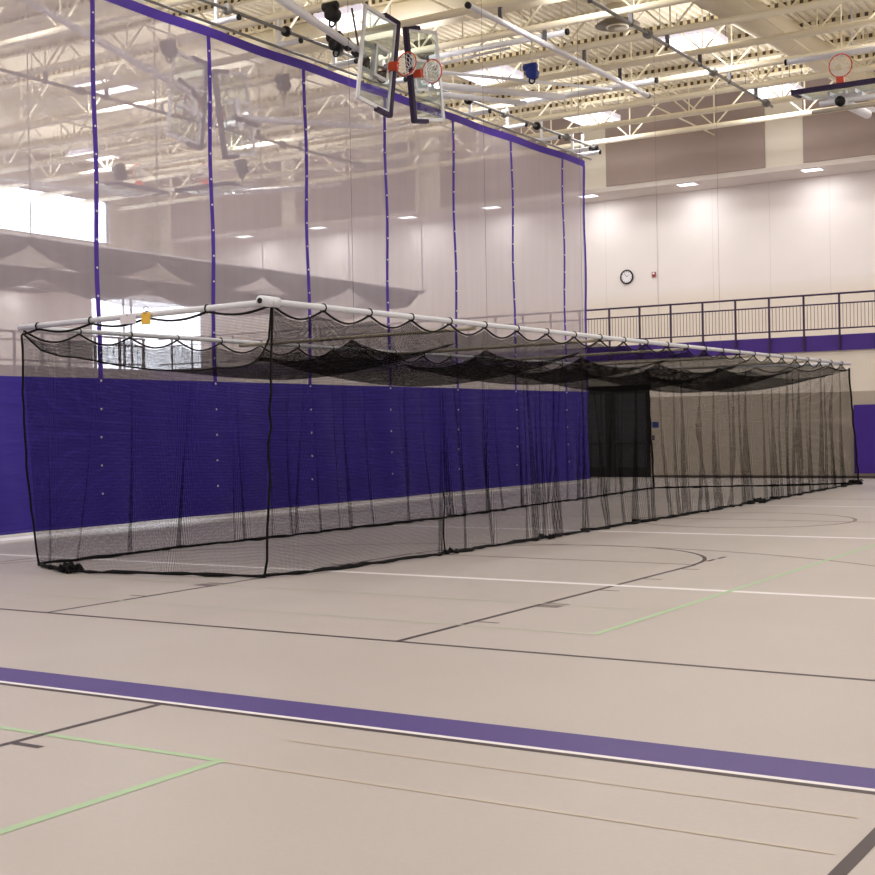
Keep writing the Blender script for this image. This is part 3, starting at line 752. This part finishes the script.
ff = [(12.9, .1, .06, 0), (13.9, .14, .07, .2), (15.1, .1, .06, -.2), (16.3, .12, .06, .3), (17.6, .12, .06, 0), (19.2, .14, .06, .2), (20.6, .12, .06, 0), (22.0, .14, .08, .3), (23.4, .12, .07, 0), (24.7, .14, .07, .2), (26.2, .14, .08, 0), (27.7, .14, .08, .2), (29.0, .12, .08, 0)]
fn, PF = side_net('side_net', 12.8, far_hem, 29.7, ff, M['net_side'], 8, ZBF)
# --- end nets
def end_net(name, a_top, b_top, hem, mat, seed, folds, za=ZBM, zz=ZBM, loop=1.):
    a, b = Vector(a_top), Vector(b_top); L = (b-a).length; nx = int(L/.05); nz = 16
    d = (b-a).normalized(); n_ = Vector((-d.y, d.x, 0))
    P, UV = [], []
    for i in range(nx+1):
        s = i/nx; top = a.lerp(b, s); k = s*(len(hem)-1); i0 = min(int(k), len(hem)-2); h = Vector(hem[i0]).lerp(Vector(hem[i0+1]), k-i0)
        row, uvr = [], []
        for j in range(nz+1):
            q = j/nz; e = (1-q)**1.6
            p = Vector((lerp(top.x, h[0], e), lerp(top.y, h[1], e), (lerp(za, zz, s)-.035+(scal(s*L)+.035)*loop)*q+.012*(1-q)))
            p += n_*(.05*math.sin(s*L*3.3+q*2+seed)*math.sin(pi*q)+.02*math.sin(s*L*9+seed)*e)
            for f0, amp, wd in folds:
                g = (s*L-f0)/wd
                if abs(g) < 4: p += n_*amp*math.exp(-g*g)*(.3+.7*(1-q))*(1 if q < .97 else .3); p += d*(-g*wd*1.4*math.exp(-g*g*.7)*(.3+.7*(1-q))*(1 if q < .97 else .2))
            row.append(p); uvr.append((s*L, p.z))
        P.append(row); UV.append(uvr)
    return MB().grid(P, UV).build(name, mat, cage), P
fe, PE = end_net('end_net', (11.1, 9.0, 0), (11.1, 12.8, 0), [(11.45, 9.42), (11.3, 10.1), (11.15, 10.9), (11.0, 11.6), (10.98, 12.1), (11.4, 12.95)], M['net'], 1, [(1.3, .07, .05), (2.6, .08, .05), (3.3, .08, .05)], ZBM, ZBF, .5)
be, PB = end_net('end_net', (29.7, 12.8, 0), (32.95, 9.0, 0), [(30.8, 13.19), (31.6, 12.0), (32.4, 10.8), (33.2, 9.8), (33.9, 9.1)], M['net_side'], 5, [(.6, .16, .08), (1.2, .1, .06), (2.0, .16, .09), (2.8, .1, .06), (3.5, .15, .08), (4.0, .1, .06)], ZBF, ZBM)
# --- ropes: hems, corner lines, scalloped top lines
def hem_rope(P, parent, r=.02, seed=0):
    rnd = random.Random(seed); pts = []
    for k, row in enumerate(P):
        p = Vector(row[0])
        if pts and (p-Vector(pts[-1])).length < .14: continue
        pts.append((p.x+rnd.uniform(-.012, .012), p.y+rnd.uniform(-.015, .015), r+.002+rnd.uniform(0, .012)))
    MB().tube(pts, [r*rnd.uniform(.7, 1.45) for _ in pts], 6).build('hem_rope', M['rope'], parent, True)
hem_rope(PN, sn, .02, 1); hem_rope(PF, fn, .019, 2); hem_rope(PE, fe, .019, 3); hem_rope(PB, be, .024, 4)
def top_rope(P, parent, r=.0125):
    MB().tube([Vector(row[-1])+Vector((0, 0, 0)) for row in P], r, 6).build('top_rope', M['rope'], parent, True)
top_rope(PN, sn); top_rope(PF, fn); top_rope(PE, fe, .014); top_rope(PB, be)
def corner_rope(P, parent, r=.02, seed=0, wob=.012):
    rnd = random.Random(seed)
    MB().tube([Vector(p)+Vector((rnd.uniform(-wob, wob), rnd.uniform(-wob, wob), 0)) for p in P], r, 6).build('corner_rope', M['rope'], parent, True)
corner_rope(PN[0], sn, .015, 1); corner_rope(PE[-1], fe, .014, 2); corner_rope(PN[-1], sn, .022, 3); corner_rope(PB[0], be, .022, 4)
# tie loops over the beam
def tie(c, axis, r): MB().ring(c, axis, (0, 0, 1), r, .009, 12, 5).build('tie_loop', M['rope'], cage, True)
x = 11.12+TIE
while x < 32.9: tie((x, 9.0, ZBM-.005), (0, 1, 0), .043); x += TIE
x = 11.12+TIE
while x < 29.6: tie((x, 12.8, ZBF-.005), (0, 1, 0), .038); x += TIE
y_ = 9.0+TIE
while y_ < 12.8: tie((11.1, y_, lerp(ZBM, ZBF, (y_-9)/3.8)-.005), (1, 0, 0), .043); y_ += TIE
# bundled net at the front left corner and lumps along the hem
rnd = random.Random(4)
def lump(cx, cy_, n, s, hh):
    mb = MB()
    for k in range(n):
        a = rnd.uniform(0, pi); p = Vector((cx+rnd.uniform(-s, s), cy_+rnd.uniform(-s, s), rnd.uniform(.02, hh)))
        q = [p+Vector((math.cos(a)*u*s*.9, math.sin(a)*u*s*.9, .03*math.sin(u*4+k))) for u in (-1, -.5, 0, .5, 1)]
        q = [Vector((v.x, v.y, max(.022, v.z))) for v in q]
        mb.tube(q, [.008, .02, .026, .02, .008], 6)
    return mb
lump(11.02, 11.95, 16, .11, .09).build('net_bundle', M['rope'], fe, True, label='knotted bundle of black net on the floor')
lump(25.86, 8.84, 7, .1, .07).build('net_bundle', M['rope'], sn, True)
lump(17.0, 8.9, 6, .08, .05).build('net_bundle', M['rope'], sn, True)
lump(33.75, 9.1, 12, .12, .1).build('net_bundle', M['rope'], be, True)
lump(14.55, 8.97, 4, .06, .045).build('net_bundle', M['rope'], sn, True)
# loose vertical drop cord on the near side net
corner_rope([(14.35+.12*(1-q/14)*.5, 8.985, .03+(ZBM-.12)*q/14) for q in range(5)], sn, .011, 9)

# --- sagging roof net
def roof(xa, yn, yf, xen, xef, zb, marks, sag, zf=None, free=0., nv=26):
    zf = zb if zf is None else zf
    P, UV = [], []
    nb = len(marks)-1
    for b in range(nb):
        n = 16
        for i in range(n+(b == nb-1)):
            s = i/n; row, uvr = [], []
            for j in range(nv+1):
                v = j/nv
                e0 = marks[b]-.25*v*(b > 0)+(free*math.sin(pi*v) if b == 0 else 0); e1 = lerp(xen, xef, v) if b == nb-1 else marks[b+1]-.25*v
                X = lerp(e0, e1, s); Y = lerp(yn, yf, v)
                bowl = sag*math.sin(pi*v)**.55*(.93+.07*math.sin(b*2.3))
                tie = .28*abs(math.sin(2*pi*v))**.8+.05*(1-abs(math.cos(pi*v)))
                k = math.sin(pi*s)**.5
                if b == nb-1 and s > .5: k = math.sin(pi*s)**.75
                if b == 0 and s < .5: k = max(math.sin(pi*s)**.8, .8+.2*math.sin(pi*s))
                edge = scal(X-xa)*max(0, 1-v*8, 1-(1-v)*8)
                Z = lerp(zb, zf, v)-.03+edge-(tie+(bowl-tie)*k)*(1-max(0, 1-v*14))
                row.append((X, Y, Z))
                vlen = 0 if j == 0 else vlen+math.hypot(Y-row[-2][1], Z-row[-2][2])
                uvr.append((X, vlen))
            P.append(row); UV.append(uvr)
    return MB().grid(P, UV), P
rb, RP = roof(11.1, 9.0, 12.8, 32.95, 29.7, ZBM, CXS+[32.95], .68, ZBF, 1.3)
rn = rb.build('roof_net', M['net_roof'], cage, True)
MB().tube(RP[0], .012, 6).build('edge_rope', M['rope'], rn, True)
# lift cables from the hoist pipe to the crossbars
ORD = ['first', 'second', 'third', 'fourth', 'fifth', 'sixth', 'seventh']
for k, b in enumerate(reversed(CXS[1:])):
    o = MB().tube([(b-.12, 10.87, ZBM-.03), (b-.12, 10.87, 9.38)], .0028, 5).build('lift_cable', M['cable'])
    tag(o, 'thin steel lift cable above the standing batting cage, %s from its far end' % ORD[k], 'cable', 'cage lift cables')
# tags on the front bar
t = thing('hanging_tag', (11.04, 10.73, 2.8), 'yellow tag hanging from the front bar of the batting cage', 'tag')
MB().box((11.035, 10.66, 2.8), (11.042, 10.79, 2.93)).build('card', M['yellow'], t); MB().ring((11.05, 10.73, 2.955), (1, 0, 0), (0, 0, 1), .045, .004, 12, 5).build('loop', M['cable'], t)
t = thing('hanging_tag', (11.04, 11.0, 2.8), 'white tag hanging from the front bar beside the yellow tag', 'tag')
MB().box((11.035, 10.88, 2.82), (11.042, 11.12, 2.92)).build('card', M['white'], t); MB().ring((11.05, 11.0, 2.95), (1, 0, 0), (0, 0, 1), .045, .004, 12, 5).build('loop', M['cable'], t)

# ------------------------------------------------------------------ second cage, raised behind the curtain
Z2 = 5.56; YN2, YF2, XE2 = 21.4, 25.2, 33.35
m2 = [XE2-3.63*k for k in range(6, -1, -1)]
c2 = build_cage('second batting cage hoisted up behind the curtain, its grey net bundled', m2[0], YN2, YF2, XE2, XE2-.05, Z2, m2[1:-1], 'up')
rb2, RP2 = roof(m2[0], YN2, YF2, XE2, XE2, Z2, m2, .95)
rb2.build('roof_net', M['net_far'], c2, True)
for yy in (YN2, YF2):
    P, UV = [], []
    n = 150
    for i in range(n+1):
        x = lerp(m2[0], XE2, i/n); ph = ((XE2-x)/3.63) % 1
        drop = (.12+.5*math.sin(pi*ph)**.7)*min(1, (XE2-x)*1.2+.12)
        row, uvr = [], []
        for j in range(13):
            a = j/12*2*pi
            wv = .1+.03*math.sin(x*5+j)
            row.append((x, yy+wv*math.sin(a), Z2-drop/2-drop/2*math.cos(a+.001)*1.0+.02*math.sin(x*11+j*2)))
            uvr.append((x, j*.1))
        P.append(row); UV.append(uvr)
    MB().grid(P, UV).build('bundled_side_net', M['net_bundle'], c2, True)
for k, x in enumerate(reversed(m2[1:])):
    o = MB().tube([(x, YN2, Z2+.03), (x, YN2, ZC-.02)], .012, 5).build('lift_cable', M['cable'])
    tag(o, 'grey cable holding the raised cage behind the curtain, %s from its far end' % ORD[k], 'cable', 'raised cage cables')

# ------------------------------------------------------------------ world and camera
wd = bpy.data.worlds.new('daylight'); sc.world = wd; wd.use_nodes = True
bg = wd.node_tree.nodes['Background']; bg.inputs['Color'].default_value = (.93, .96, 1, 1); bg.inputs['Strength'].default_value = 6

cam = bpy.data.cameras.new('camera'); co = bpy.data.objects.new('camera', cam); COL.objects.link(co); sc.camera = co
YAW, PIT, ROL = R(32.174), R(-.429), R(-1.063)
f = Vector((math.cos(YAW)*math.cos(PIT), math.sin(YAW)*math.cos(PIT), math.sin(PIT)))
r = Vector((math.sin(YAW), -math.cos(YAW), 0)); u = r.cross(f)
r, u = math.cos(ROL)*r+math.sin(ROL)*u, -math.sin(ROL)*r+math.cos(ROL)*u
mw = Matrix((r, u, -f)).transposed().to_4x4(); mw.translation = (0, 0, 1.6)
co.matrix_world = mw
cam.sensor_width = 36; cam.lens = 36*1360/875; cam.clip_end = 200; cam.clip_start = .05

sc.view_settings.view_transform = 'Standard'; sc.view_settings.look = 'None'
sc.view_settings.exposure = 0
cy_ = sc.cycles
cy_.transparent_max_bounces = 48; cy_.max_bounces = 8; cy_.diffuse_bounces = 5; cy_.glossy_bounces = 3; cy_.transmission_bounces = 4
cy_.use_denoising = True; cy_.sample_clamp_indirect = 6; cy_.caustics_reflective = False; cy_.caustics_refractive = False
